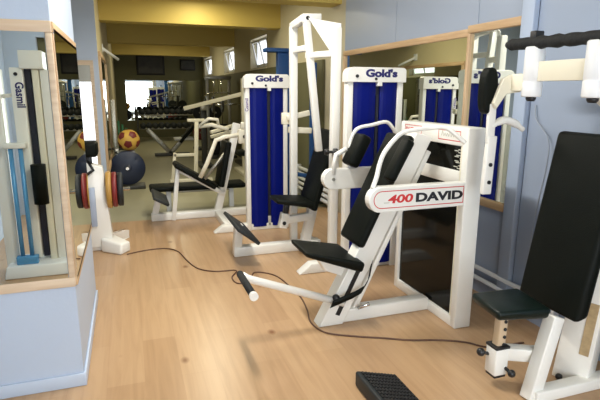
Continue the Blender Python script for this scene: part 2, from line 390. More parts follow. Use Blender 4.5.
# --- machine 1 (rear left)
t = thing('chest_press_machine', 'rear white press machine with blue tower, leftmost of the two branded blue towers', 'weight machine', (1.0, 5.6, 0), 'seated press machines with blue towers')
tower(t, 1.15, 1.635, 5.15, 1.67, .14, 1.27, .285)
s = B().box(1.163, 1.2, 5.152, 5.158, 1.28, 1.42); obj('side_label', s, 'white', t)
lettering('Gasmil', .05, (1.193, 5.1505, 1.29), (0, 0, 1), (-1, 0, 0), 'purple', t, sx=1.0, bold=.01)
obj('tower_foot', B().hexa([(.80, 5.17, 0), (1.64, 5.17, 0), (1.64, 5.27, 0), (.80, 5.27, 0), (.90, 5.17, .075), (1.64, 5.17, .075), (1.64, 5.27, .075), (.90, 5.27, .075)], .008), 'white', t)
obj('cross_base', B().box(.93, 1.02, 5.26, 5.96, 0, .08, .006), 'white', t)
obj('base_beam', B().box(.19, 1.42, 5.9, 6.0, 0, .085, .008), 'white', t)
obj('leg', B().beam((.235, 5.95, .08), (.29, 5.95, .30), .075, .07), 'white', t)
obj('foot_plate', B().hexa([(.205, 5.585, .325), (.205, 6.15, .325), (.365, 6.15, .235), (.365, 5.585, .235), (.225, 5.585, .35), (.225, 6.15, .35), (.385, 6.15, .26), (.385, 5.585, .26)], .008), 'rubber', t)
obj('upright', B().beam((.97, 5.95, .06), (1.235, 5.95, 1.12), .085, .085), 'white', t)
obj('backrest', pad_b((.955, 5.88, .40), (1.06, 5.88, .93), (0, 1, 0), .32, .07), 'vinyl', t)
obj('seat', pad_b((.49, 5.9, .70), (.95, 5.9, .41), (0, 1, 0), .30, -.06, back=-1), 'vinyl', t)
obj('seat_post', B().beam((.44, 5.9, 0), (.52, 5.9, .66), .05, .05), 'white', t)
obj('seat_bar', B().beam((.52, 5.9, .60), (1.05, 5.9, .28), .05, .05), 'white', t)
pv = B(); pv.box(1.16, 1.30, 5.5, 5.58, .92, 1.08, .012); pv.box(1.19, 1.26, 5.5, 5.56, 1.08, 1.16, .012)
ar = obj('pivot_block', pv, 'cream', t); obj('bolt', B().cyl((1.225, 5.49, 1.0), (1.225, 5.505, 1.0), .02), 'black', ar)
obj('press_arm', B().tube([(1.2, 5.55, 1.02), (1.0, 5.5, 1.0), (.90, 5.48, .97), (.80, 5.5, .72), (.72, 5.52, .56)], .024), 'cream', t)
obj('press_arm', B().tube([(1.2, 6.3, 1.02), (1.0, 6.35, 1.08), (.84, 6.38, 1.06)], .026), 'cream', t)
obj('hand_grip', B().tube([(.84, 6.38, 1.06), (.95, 6.3, 1.16), (1.06, 6.3, 1.15), (1.08, 6.34, 1.08)], .02), 'cream', t)
obj('link_rod', B().tube([(.80, 5.75, .50), (1.1, 5.8, .84)], .02), 'steel', t)

# --- machine 2 (middle)
t = thing('chest_press_machine', 'middle white press machine with branded blue tower and tall open white frame', 'weight machine', (1.4, 4.2, 0), 'seated press machines with blue towers')
tower(t, 1.64, 2.165, 3.68, 1.687, .115, 1.80, .27)
obj('tower_foot', B().hexa([(1.27, 3.72, 0), (2.16, 3.72, 0), (2.16, 3.82, 0), (1.27, 3.82, 0), (1.38, 3.72, .085), (2.16, 3.72, .085), (2.16, 3.82, .085), (1.38, 3.82, .085)], .008), 'white', t)
obj('base_beam', B().box(.85, 1.70, 4.335, 4.435, 0, .09, .008), 'white', t)
obj('end_plug', B().cyl((1.50, 4.30, .03), (1.50, 4.336, .03), .035), 'black', t)
obj('cross_base', B().box(1.60, 1.68, 3.82, 4.66, .0, .08, .006), 'white', t)
obj('leg', B().beam((.885, 4.385, .07), (.905, 4.385, .30), .085, .075), 'white', t)
obj('foot_plate', B().hexa([(.80, 3.95, .36), (.80, 4.60, .36), (.985, 4.60, .215), (.985, 3.95, .215), (.82, 3.95, .383), (.82, 4.60, .383), (1.005, 4.60, .238), (1.005, 3.95, .238)], .008), 'rubber', t)
obj('upright', B().beam((1.55, 4.385, .06), (1.79, 4.385, 1.12), .08, .085), 'white', t)
obj('backrest', pad_b((1.525, 4.32, .44), (1.735, 4.32, 1.16), (0, 1, 0), .38, .06), 'vinyl', t)
obj('seat', B().hexa([(1.22, 4.2, .505), (1.56, 4.13, .455), (1.56, 4.52, .455), (1.22, 4.46, .505), (1.22, 4.2, .545), (1.56, 4.13, .515), (1.56, 4.52, .515), (1.22, 4.46, .545)], .018, 3), 'vinyl', t)
obj('seat_post', B().beam((1.345, 4.36, .36), (1.365, 4.36, .48), .05, .05), 'black', t)
sb = obj('seat_sleeve', B().beam((1.315, 4.36, .24), (1.345, 4.36, .38), .075, .075), 'white', t)
obj('bolt', B().cyl((1.325, 4.315, .29), (1.325, 4.325, .29), .018), 'black', sb)
obj('seat_bar', B().beam((1.34, 4.36, .31), (1.62, 4.36, .335), .06, .07), 'white', t)
# tall open frame
F, PL, PR = V((1.47, 4.2, 2.1)), V((1.47, 4.5, 2.07)), V((1.635, 3.885, 2.0))
obj('frame_post', B().beam((1.475, 4.5, 0), PL, .065, .065), 'white', t)
obj('frame_post', B().beam((1.63, 3.885, 0), PR, .065, .07), 'white', t)
tr = B(); tr.beam(PL+V((0, .03, .0)), F, .06, .06, (1, 0, 0)); tr.beam(F+V((-.02, 0, 0)), F+V((.14, -.02, .005)), .07, .07, (0, 1, 0))
hb = obj('top_beam', tr, 'white', t); obj('bolt', B().cyl((1.485, 4.15, 2.1), (1.485, 4.167, 2.1), .016), 'black', hb)
gp = B(); gp.beam(F+V((.03, -.04, -.02)), PR+V((.0, .03, .02)), .02, .05, (0, 0, 1))
g0, g1 = F+V((.02, -.05, .0)), PR+V((.035, -.01, .03)); g2 = PR+V((.01, -.01, -.27)); nn = (g1-g0).cross(g2-g0).normalized()*.006
bm_ = B(); tt = bmesh.new(); vs = [tt.verts.new(p) for p in (g0-nn, g1-nn, g2-nn, g0+nn, g1+nn, g2+nn)]
for f_ in ((0, 1, 2), (5, 4, 3), (0, 3, 4, 1), (1, 4, 5, 2), (2, 5, 3, 0)): tt.faces.new([vs[i] for i in f_])
bmesh.ops.recalc_face_normals(tt, faces=tt.faces); bm_._merge(tt); obj('gusset_plate', bm_, 'white', t)
cr = B(); cr.beam((1.50, 4.22, 1.80), (1.63, 3.9, 1.80), .05, .045, (0, 0, 1)); cr.beam((1.475, 4.5, 1.86), (1.49, 4.22, 1.86), .05, .05, (0, 0, 1)); obj('cross_bar', cr, 'white', t)
obj('lever_arm', B().beam(F+V((.015, -.01, -.02)), (1.60, 4.16, .975), .05, .06), 'white', t)
kn = B().lathe((1.635, 3.83, 1.005), (-1, 0, .02), [(0, .03), (.03, .03), (.032, .012), (.075, .012), (.077, .026), (.105, .026), (.11, .015)], 16); obj('adjuster_knob', kn, 'black', t)
cb = B(); cb.box(1.38, 1.49, 4.56, 4.6, 1.19, 1.30, .008); cb.beam((1.42, 4.56, 1.25), (1.64, 4.52, 1.30), .045, .05); cb.beam((1.44, 4.56, 1.14), (1.66, 4.52, 1.13), .05, .055)
q = obj('press_arm', cb, 'cream', t); obj('bolt', B().cyl((1.455, 4.545, 1.245), (1.455, 4.562, 1.245), .014), 'black', q)

# ------------------------------------------------------------------ machine 3: the white fly machine in front
t = thing('fly_machine', 'large white seated machine with red and black lettered lever plate and dark glazed weight housing', 'weight machine', (1.5, 2.87, 0))
x0, x1, y0, y1, zt = 1.91, 2.03, 2.49, 3.28, 1.29
h = B()
h.box(x0, x1, y0, y0+.055, 0, zt, .006); h.box(x0, x1, y1-.05, y1, 0, zt, .006)
h.box(x0, x1, y0+.05, y1-.045, zt-.115, zt, .006); h.box(x0, x1, y0+.05, y1-.045, 0, .07, .006)
h.box(x0+.01, x1-.01, y0+.05, y1-.045, .93, 1.02, .004)
hs = obj('weight_housing', h, 'white', t)
obj('housing_edge', B().box(x0+.001, x0+.016, y0+.05, y0+.066, .07, zt-.115), 'cream', hs)
obj('dark_panel', B().box(x0+.018, x0+.024, y0+.05, y1-.045, .07, .935), 'darkglass', hs)
obj('dark_panel', B().box(x0+.018, x0+.024, y0+.05, y1-.045, 1.015, zt-.11), 'darkglass', hs)
obj('dark_panel', B().box(x1-.024, x1-.018, y0+.05, y1-.045, .07, zt-.11), 'darkglass', hs)
sm = B()
for k in range(14):
    yy = 2.585+.07*math.sin(k*1.7)*.5; sm.box(x0+.0165, x0+.0178, yy-.02, yy+.02, 1.03+k*.009, 1.036+k*.009)
obj('smudge_print', sm, 'grey', hs)
def outline(poly, th, fn):
    """thin closed strip along a polygon given in 2-D; fn maps (a,b) to 3-D"""
    bb = bmesh.new(); n = len(poly); c = V((sum(p[0] for p in poly)/n, sum(p[1] for p in poly)/n))
    out = [bb.verts.new(fn(*p)) for p in poly]; inn = []
    for i in range(n):
        a, p, q_ = V(poly[i-1]), V(poly[i]), V(poly[(i+1) % n]); d1, d2 = (p-a).normalized(), (q_-p).normalized()
        nm = V((-d1.y-d2.y, d1.x+d2.x)); nm = nm.normalized(); nm = nm/max(.3, nm.dot(V((-d1.y, d1.x))))
        if nm.dot(c-p) < 0 and n < 6: nm = -nm
        inn.append(bb.verts.new(fn(*(p+nm*th))))
    for i in range(n): bb.faces.new([out[i], out[(i+1) % n], inn[(i+1) % n], inn[i]])
    r_ = B(); r_._merge(bb); return r_
rect = lambda a0, a1, b0, b1: [(a0, b0), (a1, b0), (a1, b1), (a0, b1)]
obj('red_outline', outline(rect(-2.80, -2.565, 1.20, 1.265), .005, lambda a, b_: (x0-.001, -a, b_)), 'red', hs)
obj('red_outline', outline(rect(-3.22, -3.0, 1.215, 1.27), .004, lambda a, b_: (x0-.001, -a, b_)), 'red', hs)
lettering('DAVID', .036, (x0-.001, 3.205, 1.228), (0, -1, 0), (0, 0, 1), 'red', hs, bold=.02)
hrt = B(); hrt.prism([(3.045, 1.228), (3.03, 1.252), (3.037, 1.258), (3.045, 1.252), (3.053, 1.258), (3.06, 1.252)], 0, x0-.0015, x0-.0005); obj('heart_mark', hrt, 'red', hs)
sq = B().tube(smooth_path([(x0-.001, 2.765-k*.013, 1.228+(.018 if k % 2 else -.003)+(.012 if k in (1, 7) else 0)) for k in range(13)], 4), .0018, 6); obj('script_mark', sq, 'grey', hs)
# base, upright
obj('base_beam', B().box(1.22, 1.915, 2.80, 2.89, 0, .09, .008), 'white', t)
up = obj('upright', B().prism([(1.09, 0), (1.255, 0), (1.86, 1.215), (1.74, 1.245)], 1, 2.785, 2.895, .006), 'white', t)
obj('adjust_slot', B().beam((1.215, 2.784, .07), (1.375, 2.784, .40), .006, .03, bev=0), 'black', up)
obj('upright_inner', B().beam((1.33, 2.85, .03), (1.86, 2.85, 1.12), .07, .035), 'white', t)
obj('adjust_pin', B().tube([(1.36, 2.78, .10), (1.42, 2.74, .14)], .012), 'chrome', t)
# seat and backrest
obj('seat', B().hexa([(.985, 2.76, .495), (1.345, 2.69, .375), (1.345, 3.12, .375), (.985, 3.05, .495), (.975, 2.74, .535), (1.36, 2.68, .445), (1.36, 3.13, .445), (.975, 3.06, .535)], .02, 3), 'vinyl', t)
obj('seat_bracket', B().hexa([(1.15, 2.84, .36), (1.40, 2.84, .26), (1.40, 2.92, .26), (1.15, 2.92, .36), (1.08, 2.82, .47), (1.42, 2.82, .385), (1.42, 2.94, .385), (1.08, 2.94, .47)], .008), 'white', t)
obj('backrest', pad_b((1.335, 2.915, .53), (1.675, 2.915, 1.235), (0, 1, 0), .31, .055, .024), 'vinyl', t)
bb_ = B(); bb_.beam((1.45, 2.85, .60), (1.50, 2.85, .57), .1, .08); bb_.beam((1.62, 2.85, .98), (1.68, 2.85, .95), .1, .08); bb_.beam((1.72, 2.85, 1.18), (1.78, 2.85, 1.15), .1, .08); obj('pad_bracket', bb_, 'chrome', t)
# lever plates
def lever(yc, zc, hh, xa, xb):
    poly = []
    r = hh/2
    for k in range(13): a = PI/2+PI*k/12; poly.append((xa+r+r*math.cos(a), zc+r*math.sin(a)))
    poly += [(xb, zc-r*.97), (xb, zc+r*.97)]
    return B().prism(poly, 1, yc-.03, yc+.03, .006)
lp = obj('lever_plate', lever(2.515, .893, .15, 1.265, 1.908), 'white', t)
poly = []
for k in range(13): a = PI/2+PI*k/12; poly.append((1.345+.052*math.cos(a), .893+.052*math.sin(a)))
poly += [(1.90, .841), (1.90, .945)]
obj('red_outline', outline(poly, .005, lambda a, b_: (a, 2.4842, b_)), 'red', lp)
tw = text_width('400', .1); lettering('400', .066, (1.385, 2.484, .872), (1, 0, 0), (0, 0, 1), 'red', lp, sx=.155/(tw*.66), bold=.03, shear=.12)
dash = B(); dash.box(1.36, 1.395, 2.4838, 2.4846, .872, .877); obj('dash_mark', dash, 'grey', lp)
tw = text_width('DAVID', .1); lettering('DAVID', .07, (1.565, 2.484, .870), (1, 0, 0), (0, 0, 1), 'blackink', lp, sx=.315/(tw*.70), bold=.045)
lf = obj('lever_plate', lever(3.27, .886, .15, 1.285, 1.93), 'white', t)
obj('bolt', B().cyl((1.36, 3.23, .886), (1.36, 3.242, .886), .012), 'steel', lf)
# arms with elbow pads and hand bars
HN = [(1.30, 2.52, .955), (1.33, 2.53, 1.02), (1.36, 2.55, 1.10), (1.40, 2.56, 1.17), (1.49, 2.56, 1.26), (1.585, 2.55, 1.283), (1.672, 2.54, 1.292), (1.747, 2.50, 1.296), (1.797, 2.47, 1.26), (1.856, 2.45, 1.208)]
HF = [(1.50, 3.27, .95), (1.515, 3.29, 1.05), (1.51, 3.3, 1.135), (1.562, 3.3, 1.234), (1.682, 3.3, 1.261), (1.795, 3.3, 1.281), (1.85, 3.3, 1.24), (1.88, 3.31, 1.20)]
obj('hand_bar', B().tube(smooth_path(HN, 5), .0135, 10), 'white', t)
obj('hand_bar', B().tube(smooth_path(HF, 5), .0135, 10), 'white', t)
obj('elbow_pad', pad_b((1.47, 2.69, .98), (1.60, 2.69, 1.225), (0, 1, 0), .085, .06, .018), 'vinyl', t)
obj('elbow_pad', pad_b((1.445, 3.25, 1.0), (1.555, 3.25, 1.215), (0, 1, 0), .15, .09, .025), 'vinyl', t)
obj('arm_bracket', B().tube([(1.36, 3.25, .92), (1.38, 3.25, 1.06), (1.46, 3.25, 1.10)], .018), 'white', t)
# foot lever with roller and strap
obj('foot_lever', B().tube([(1.25, 2.77, .155), (.62, 2.77, .40), (.585, 2.77, .425)], .024), 'white', t)
rl = B(); rl.cyl((.578, 2.80, .425), (.578, 2.46, .425), .021); r_ = obj('foot_roller', rl, 'foam', t)
obj('end_cap', B().cyl((.578, 2.46, .425), (.578, 2.435, .425), .024), 'white', r_)
obj('lever_knob', B().sphere((1.19, 2.755, .205), .025), 'black', t)
# webbing strap: ribbon from the seat round to the lever
pts = [V(p) for p in ((1.42, 2.72, .43), (1.40, 2.715, .32), (1.36, 2.715, .255), (1.30, 2.72, .225), (1.15, 2.73, .175))]
bb = bmesh.new(); rows = []
for p in pts: rows.append([bb.verts.new(p+V((.008, 0, .024))), bb.verts.new(p-V((.012, 0, .024))), bb.verts.new(p+V((-.008, .006, -.024))), bb.verts.new(p+V((.012, .006, .024)))])
for a, c in zip(rows, rows[1:]):
    for k in range(4): bb.faces.new([a[k], a[(k+1) % 4], c[(k+1) % 4], c[k]])
bmesh.ops.recalc_face_normals(bb, faces=bb.faces); q = B(); q._merge(bb, True); obj('strap', q, 'vinyl', t)

# ------------------------------------------------------------------ machine 4: right edge
t = thing('shoulder_machine', 'white seated machine at the right edge with tall slanted black backrest and foam bar', 'weight machine', (1.95, 1.9, 0))
obj('base_beam', B().box(1.81, 2.40, 1.685, 1.755, 0, .06, .006), 'white', t)
obj('main_post', B().beam((1.81, 1.735, .0), (1.955, 1.775, .41), .07, .07), 'white', t)
obj('seat', B().hexa([(1.60, 1.765, .435), (1.885, 1.74, .415), (1.92, 2.0, .415), (1.63, 2.0, .435), (1.59, 1.755, .485), (1.89, 1.73, .475), (1.93, 2.01, .475), (1.625, 2.01, .485)], .02, 3), 'vinylgreen', t)
obj('backrest', B().hexa([(2.02, 1.70, .38), (2.02, 2.11, .38), (2.10, 2.11, .40), (2.10, 1.70, .40), (2.20, 1.72, 1.30), (2.20, 2.13, 1.30), (2.27, 2.13, 1.29), (2.27, 1.72, 1.29)], .028, 3), 'vinyl', t)
sp = obj('seat_post', B().beam((1.735, 1.90, .15), (1.745, 1.90, .43), .045, .05), 'beechtube', t)
for k in range(4): obj('post_hole', B().cyl((1.749, 1.8725, .235+k*.042), (1.749, 1.8785, .235+k*.042), .009), 'black', sp)
obj('post_sleeve', B().box(1.695, 1.775, 1.86, 1.94, .07, .225, .006), 'white', t)
obj('sleeve_rim', B().box(1.692, 1.778, 1.857, 1.943, .216, .23, .004), 'black', t)
obj('sleeve_foot', B().box(1.70, 1.77, 1.865, 1.935, .055, .072, .003), 'black', t)
obj('support_bar', B().beam((1.77, 1.90, .18), (1.90, 1.80, .195), .06, .07), 'white', t)
kb = B(); kb.sphere((1.665, 1.94, .175), .022); kb.cyl((1.665, 1.94, .175), (1.70, 1.92, .17), .009); obj('adjuster_knob', kb, 'black', t)
kb = B(); kb.sphere((1.765, 1.82, .10), .02); kb.cyl((1.765, 1.82, .10), (1.76, 1.87, .11), .009); obj('adjuster_knob', kb, 'black', t)
# column
cl = obj('column', B().hexa([(2.15, 1.71, 0), (2.085, 1.87, 0), (2.185, 1.91, 0), (2.25, 1.75, 0), (2.315, 1.71, 1.47), (2.26, 1.86, 1.47), (2.36, 1.90, 1.47), (2.415, 1.75, 1.47)], .006), 'white', t)
def lab(f, z, o): return (2.15-.065*f*(1-z/1.47)-.055*f*z/1.47+(.165/1.47)*z-o*.94, 1.71+.15*f-o*.34, z)
obj('brown_label', B().hexa([lab(f_, z_, o_) for z_ in (.17, .45) for f_, o_ in ((.12, .002), (.40, .002), (.40, -.004), (.12, -.004))]), 'brown', cl)
obj('foot_bolt', B().sphere((2.085, 1.82, .02), .018), 'black', cl)
obj('column', B().box(2.28, 2.40, 1.45, 1.66, 0, 1.5, .006), 'black', t)
# shoulder pivots
for y_, nm in ((2.17, 'far'), (1.79, 'near')):
    pc = obj('pivot_drum', B().lathe((2.04, y_, 1.475), (0, 0, 1), [(0, .046), (.008, .05), (.075, .05), (.08, .046), (.085, .05), (.25, .05), (.256, .045)]), 'whitecold', t)
    obj('bolt', B().lathe((2.04, y_, 1.452), (0, 0, 1), [(0, .018), (.012, .026), (.026, .026)]), 'black', pc)
obj('drum_rail', B().box(2.025, 2.055, 1.83, 2.13, 1.555, 1.655, .004), 'cream', t)
obj('drum_support', B().beam((2.09, 1.79, 1.52), (2.33, 1.79, 1.36), .09, .09), 'white', t)
n = 22; prof = []
for k in range(n+1):
    prof.append((k*.78/n, (.031+.003*math.sin(k*2.1)+.002*math.cos(k*3.7)) if 0 < k < n else .018))
fb = obj('foam_bar', B().lathe((2.03, 2.37, 1.755), (0, -1, -.02), prof, 16), 'foam', t)
obj('clamp', B().box(2.01, 2.07, 2.15, 2.19, 1.74, 1.81, .006), 'black', fb)
# pad arm
pa = B(); pa.prism([(2.05, 1.50), (2.05, 1.60), (1.98, 1.59), (1.93, 1.57), (1.88, 1.44), (1.90, 1.41), (1.96, 1.49)], 1, 2.26, 2.285, .004); obj('pad_arm', pa, 'cream', t)
pa = B(); pa.beam((2.03, 2.18, 1.55), (2.01, 2.27, 1.55), .09, .06, (0, 0, 1)); obj('pad_arm', pa, 'cream', t)
op = B()
poly = [(1.885+.045*math.copysign(abs(math.cos(2*PI*k/24))**.8, math.cos(2*PI*k/24)), 1.505+.125*math.copysign(abs(math.sin(2*PI*k/24))**.75, math.sin(2*PI*k/24))) for k in range(24)]
op.prism(poly, 1, 2.29, 2.36, .015, 3); obj('arm_pad', op, 'vinyl', t)
obj('swing_arm', B().beam((1.90, 2.30, 1.44), (1.905, 2.30, 1.22), .022, .05, (0, 1, 0)), 'white', t)
sw = obj('arm_plate', B().beam((1.915, 2.30, 1.26), (1.905, 2.30, .93), .03, .06, (0, 1, 0)), 'white', t)
for z_ in (1.10, 1.0): obj('bolt', B().cyl((1.91, 2.278, z_), (1.91, 2.286, z_), .011), 'black', sw)
obj('arm_handle', B().tube(smooth_path([(1.91, 2.30, 1.31), (1.98, 2.30, 1.345), (2.06, 2.30, 1.33), (2.13, 2.30, 1.29)], 4), [.014]*3+[.022]*7+[.014]*3), 'white', t)

# foot ramp on the floor
t = thing('foot_ramp', 'black ribbed rubber foot ramp lying on the wood floor at the bottom edge', 'foot ramp', (1.2, 1.8, 0))
obj('wedge', B().hexa([(1.03, 1.5, 0), (1.27, 1.5, 0), (1.27, 2.12, 0), (1.03, 2.12, 0), (1.03, 1.5, .09), (1.27, 1.5, .022), (1.27, 2.12, .022), (1.03, 2.12, .09)], .016, 3), 'rubber', t)
rb = B(); dv = V((.24, 0, -.068)).normalized()
for k in range(11):
    p = V((1.05, 0, .0895))+dv*(.005+.0195*k)
    for j in range(19): rb.box(p.x, p.x+.012, 1.535+j*.03, 1.535+j*.03+.022, p.z-.012, p.z+.0005)
obj('rib', rb, 'black', t)['kind'] = 'stuff'

# ------------------------------------------------------------------ machine behind the near pillar (plate loaded)
t = thing('calf_machine', 'white plate loaded machine with two rounded feet behind the near blue pillar', 'weight machine', (-.3, 5.0, 0))
obj('post', B().hexa([(-.42, 4.9, .04), (-.20, 4.9, .04), (-.20, 5.1, .04), (-.42, 5.1, .04), (-.42, 4.93, .86), (-.25, 4.93, .80), (-.25, 5.07, .80), (-.42, 5.07, .86)], .01), 'white', t)
obj('base_beam', B().box(-.55, -.2, 4.93, 5.07, 0, .10, .01), 'white', t)
for ya, yb in ((4.95, 4.74), (5.05, 5.28)):
    obj('foot', B().hexa([(-.32, ya-.07, 0), (-.14, min(yb, ya)-.02 if yb < ya else yb-.07, 0), (-.05, yb+.09 if yb < ya else yb+.05, 0), (-.2, ya+.09, 0),
                          (-.32, ya-.06, .13), (-.13, yb if yb < ya else yb-.06, .10), (-.05, yb+.08 if yb < ya else yb+.04, .10), (-.2, ya+.08, .13)], .02, 3), 'white', t)
obj('shoulder_pad', B().box(-.46, -.28, 4.88, 5.12, .90, 1.04, .03, 3), 'vinyl', t)
q = B(); q.box(-.40, -.34, 4.96, 5.04, .80, .92, .006); q.tube([(-.37, 4.94, .86), (-.33, 4.92, .78), (-.39, 4.9, .74)], .014); obj('pad_bracket', q, 'black', t)
obj('blue_panel', B().box(-.41, -.33, 4.885, 4.905, .25, .62, .004), 'panelblue', t)
obj('plate_peg', B().cyl((-.45, 5.0, .575), (-.02, 5.0, .575), .02), 'chrome', t)
def disc(name, x, r, w, m, label):
    b_ = B().lathe((x, 5.0, .575), (1, 0, 0), [(0, r*.93), (w*.15, r), (w*.85, r), (w, r*.93), (w+.001, r*.55), (w*.8, r*.5), (w*.8, .03)], 36)
    solo(name, b_, m, label, 'weight plate', (x+w/2, 5.0, .575), 'plates on the peg of the plate loaded machine')
disc('weight_plate', -.235, .175, .05, 'plateyellow', 'yellow weight plate on the peg, nearest the white post')
disc('weight_plate', -.182, .168, .045, 'platered', 'red weight plate on the peg between yellow and black plates')
disc('weight_plate', -.134, .160, .05, 'rubber', 'black weight plate outermost on the peg beside the red plate')

# machine standing left of the camera, seen in the near mirror
t = thing('cable_machine', 'white cable machine with light blue rods, seen in the near mirror', 'weight machine', (-.75, .55, 0))
ym = .64   # front face towards the mirror
q = B(); q.box(-.845, -.75, .50, ym, .12, 1.67, .008); mp_ = obj('lettered_post', q, 'white', t)
obj('bolt', B().cyl((-.80, ym, 1.62), (-.80, ym+.008, 1.62), .014), 'black', mp_)
# the name is read in the mirror, so it is built as the mirror shows it
lettering('Gasmil', .082, (-.81, ym+.001, 1.56), (0, 0, -1), (1, 0, 0), 'navy', mp_, sx=.88, bold=.03)
obj('top_cap', B().box(-.77, -.60, .44, ym+.02, 1.66, 1.80, .008), 'white', t)
obj('guide_slot', B().box(-.745, -.70, .52, ym-.04, .12, 1.66), 'slot', t)
obj('rear_post', B().box(-.69, -.64, .48, ym-.01, 0, 1.66, .006), 'cream', t)
obj('side_panel', B().box(-.635, -.50, .46, ym-.02, 0, 1.655, .006), 'white', t)
obj('side_post', B().box(-1.02, -.92, .48, ym, 0, 1.66, .008), 'white', t)
obj('cross_tube', B().tube([(-.92, .58, 1.45), (-.84, .58, 1.46)], .016), 'white', t)
for x_ in (-.885, -.815): obj('guide_rod', B().cyl((x_, .70, .12), (x_, .70, 1.06), .017), 'rodblue', t)
obj('rod_clamp', B().box(-.93, -.77, .67, .73, .10, .17, .008), 'rodblue', t)
obj('base', B().hexa([(-1.02, .4, 0), (-.5, .4, 0), (-.5, .78, 0), (-1.02, .78, 0), (-1.0, .42, .10), (-.52, .42, .10), (-.52, .76, .10), (-1.0, .76, .10)], .01), 'whitecold', t)
obj('rod_holder', B().box(-.93, -.77, .62, .73, 1.05, 1.09, .008), 'white', t)
obj('roller_pad', B().cyl((-.70, .72, .60), (-.70, .72, .92), .055), 'vinyl', t)
obj('pad_stem', B().cyl((-.70, .58, .75), (-.70, .72, .75), .015), 'chrome', t)

# ------------------------------------------------------------------ cables
fc = [(-.087, 4.72), (.076, 4.789), (.261, 4.793), (.372, 4.66), (.424, 4.373), (.49, 4.133), (.617, 4.015), (.79, 3.983), (.726, 3.833), (.745, 3.689), (.851, 3.722), (.932, 3.886), (1.073, 3.766), (1.12, 3.469), (1.13, 3.264), (1.10, 3.043), (1.06, 2.86), (1.10, 2.70), (1.25, 2.60), (1.422, 2.515), (1.557, 2.444), (1.732, 2.386), (1.863, 2.316), (1.967, 2.217), (2.2, 2.2)]
solo('power_cable', B().tube(smooth_path([(x, y, .006) for x, y in fc], 6), .0055, 8), 'cable', 'thin brown power cable snaking over the wood floor', 'cable', (1.0, 3.5, 0))
solo('wall_cable', B().tube(smooth_path([(2.452, 2.56, 1.42), (2.44, 2.53, 1.33), (2.43, 2.41, 1.22), (2.43, 2.40, 1.05), (2.44, 2.46, .7), (2.448, 2.47, .35), (2.448, 2.36, .24)], 6), .004, 6), 'greycable', 'thin grey cord hanging on the blue wall behind the black backrest', 'cable', (2.448, 2.4, .24))
t = thing('heating_pipe', 'pair of white heating pipes low along the blue right wall', 'pipe', (2.34, 2.5, 0))
for z_ in (.13, .21): obj('pipe', B().cyl((2.42, 2.0, z_), (2.42, 5.4, z_), .016), 'whitecold', t)
q = B()
for yy in (2.2, 3.8, 5.2): obj('bracket', B().box(2.41, 2.455, yy, yy+.02, .115, .225), 'whitecold', t)
t = thing('radiator', 'low white tubular radiator against the right wall behind the middle machine', 'radiator', (2.34, 6.2, 0))
for k in range(5): obj('pipe', B().cyl((2.36, 5.65, .10+.075*k), (2.36, 7.0, .10+.075*k), .024), 'whitecold', t)
q = B()
for yy in (5.7, 6.25, 6.95): obj('header', B().box(2.33, 2.40, yy, yy+.035, 0, .44, .004), 'whitecold', t)

# ------------------------------------------------------------------ rear room
# blue frame behind the first tower
t = thing('blue_rack', 'dark blue steel rack post with dark cap behind the leftmost blue tower', 'rack', (2.0, 6.6, 0))
obj('post', B().box(1.93, 2.11, 6.56, 6.66, 0, 2.0, .006), 'bluepost', t)
obj('cap', B().box(1.76, 2.16, 6.52, 6.70, 2.0, 2.05, .006), 'bluepost', t)
obj('base', B().box(1.80, 2.18, 6.5, 6.75, 0, .05, .006), 'darksteel', t)
obj('post', B().box(2.22, 2.29, 6.05, 6.13, 0, 1.85, .006), 'bluepost', t)
obj('tie_bar', B().beam((1.99, 6.6, .4), (2.25, 6.1, .4), .05, .05), 'bluepost', t)

# flat bench
t = thing('flat_bench', 'low flat bench with long dark pad behind the rear press machine', 'bench', (.8, 6.4, 0))
obj('seat_pad', B().box(.2, 1.4, 6.25, 6.55, .27, .34, .03, 3), 'vinyl', t)
for x_ in (.4, 1.2): obj('leg', B().box(x_, x_+.06, 6.37, 6.43, 0, .27, .005), 'whitecold', t)
obj('spine', B().box(.4, 1.26, 6.375, 6.425, .23, .275, .004), 'steel', t)
# plate stand with ball
t = thing('plate_stand', 'dark plate stand on the rear floor holding a big blue plate', 'plate rack', (-.08, 8.1, 0))
obj('base', B().box(-.27, .20, 8.0, 8.3, 0, .06, .008), 'darksteel', t)
obj('post', B().box(-.22, -.16, 8.22, 8.3, .06, .62, .006), 'steel', t)
obj('peg', B().cyl((-.05, 8.28, .33), (-.05, 7.98, .33), .022), 'chrome', t)
q = B(); q.box(-.22, .08, 8.1, 8.16, .555, .575); q.box(-.22, .08, 8.26, 8.3, .555, .575); q.box(-.22, -.18, 8.1, 8.3, .555, .575); obj('tray', q, 'steel', t)
pb = solo('weight_plate', B().lathe((-.045, 8.12, .33), (0, -1, 0), [(0, .25), (.01, .262), (.06, .262), (.07, .25), (.071, .17), (.062, .16), (.062, .06), (.072, .055), (.072, .026)], 40), 'plateblue', 'large dark blue weight plate hanging on the rear stand under the ball', 'weight plate', (-.045, 8.08, .33))
q = B(); q.box(.0, .09, 8.054, 8.0565, .29, .32); obj('white_mark', q, 'whitecold', pb)
t = thing('medicine_ball', 'yellow ball with dark red patches resting above the blue plate', 'ball', (0.0, 8.21, .58))
c = V((-.003, 8.21, .745)); R_ = .165
obj('ball', B().sphere(c, R_, n=32), 'yellow', t)
q = B(); g = (1+5**.5)/2; icos = [V(p).normalized() for p in ((0, 1, g), (0, -1, g), (0, 1, -g), (0, -1, -g), (1, g, 0), (-1, g, 0), (1, -g, 0), (-1, -g, 0), (g, 0, 1), (-g, 0, 1), (g, 0, -1), (-g, 0, -1))]
rot = Matrix.Rotation(.5, 3, 'Z') @ Matrix.Rotation(.4, 3, 'X')
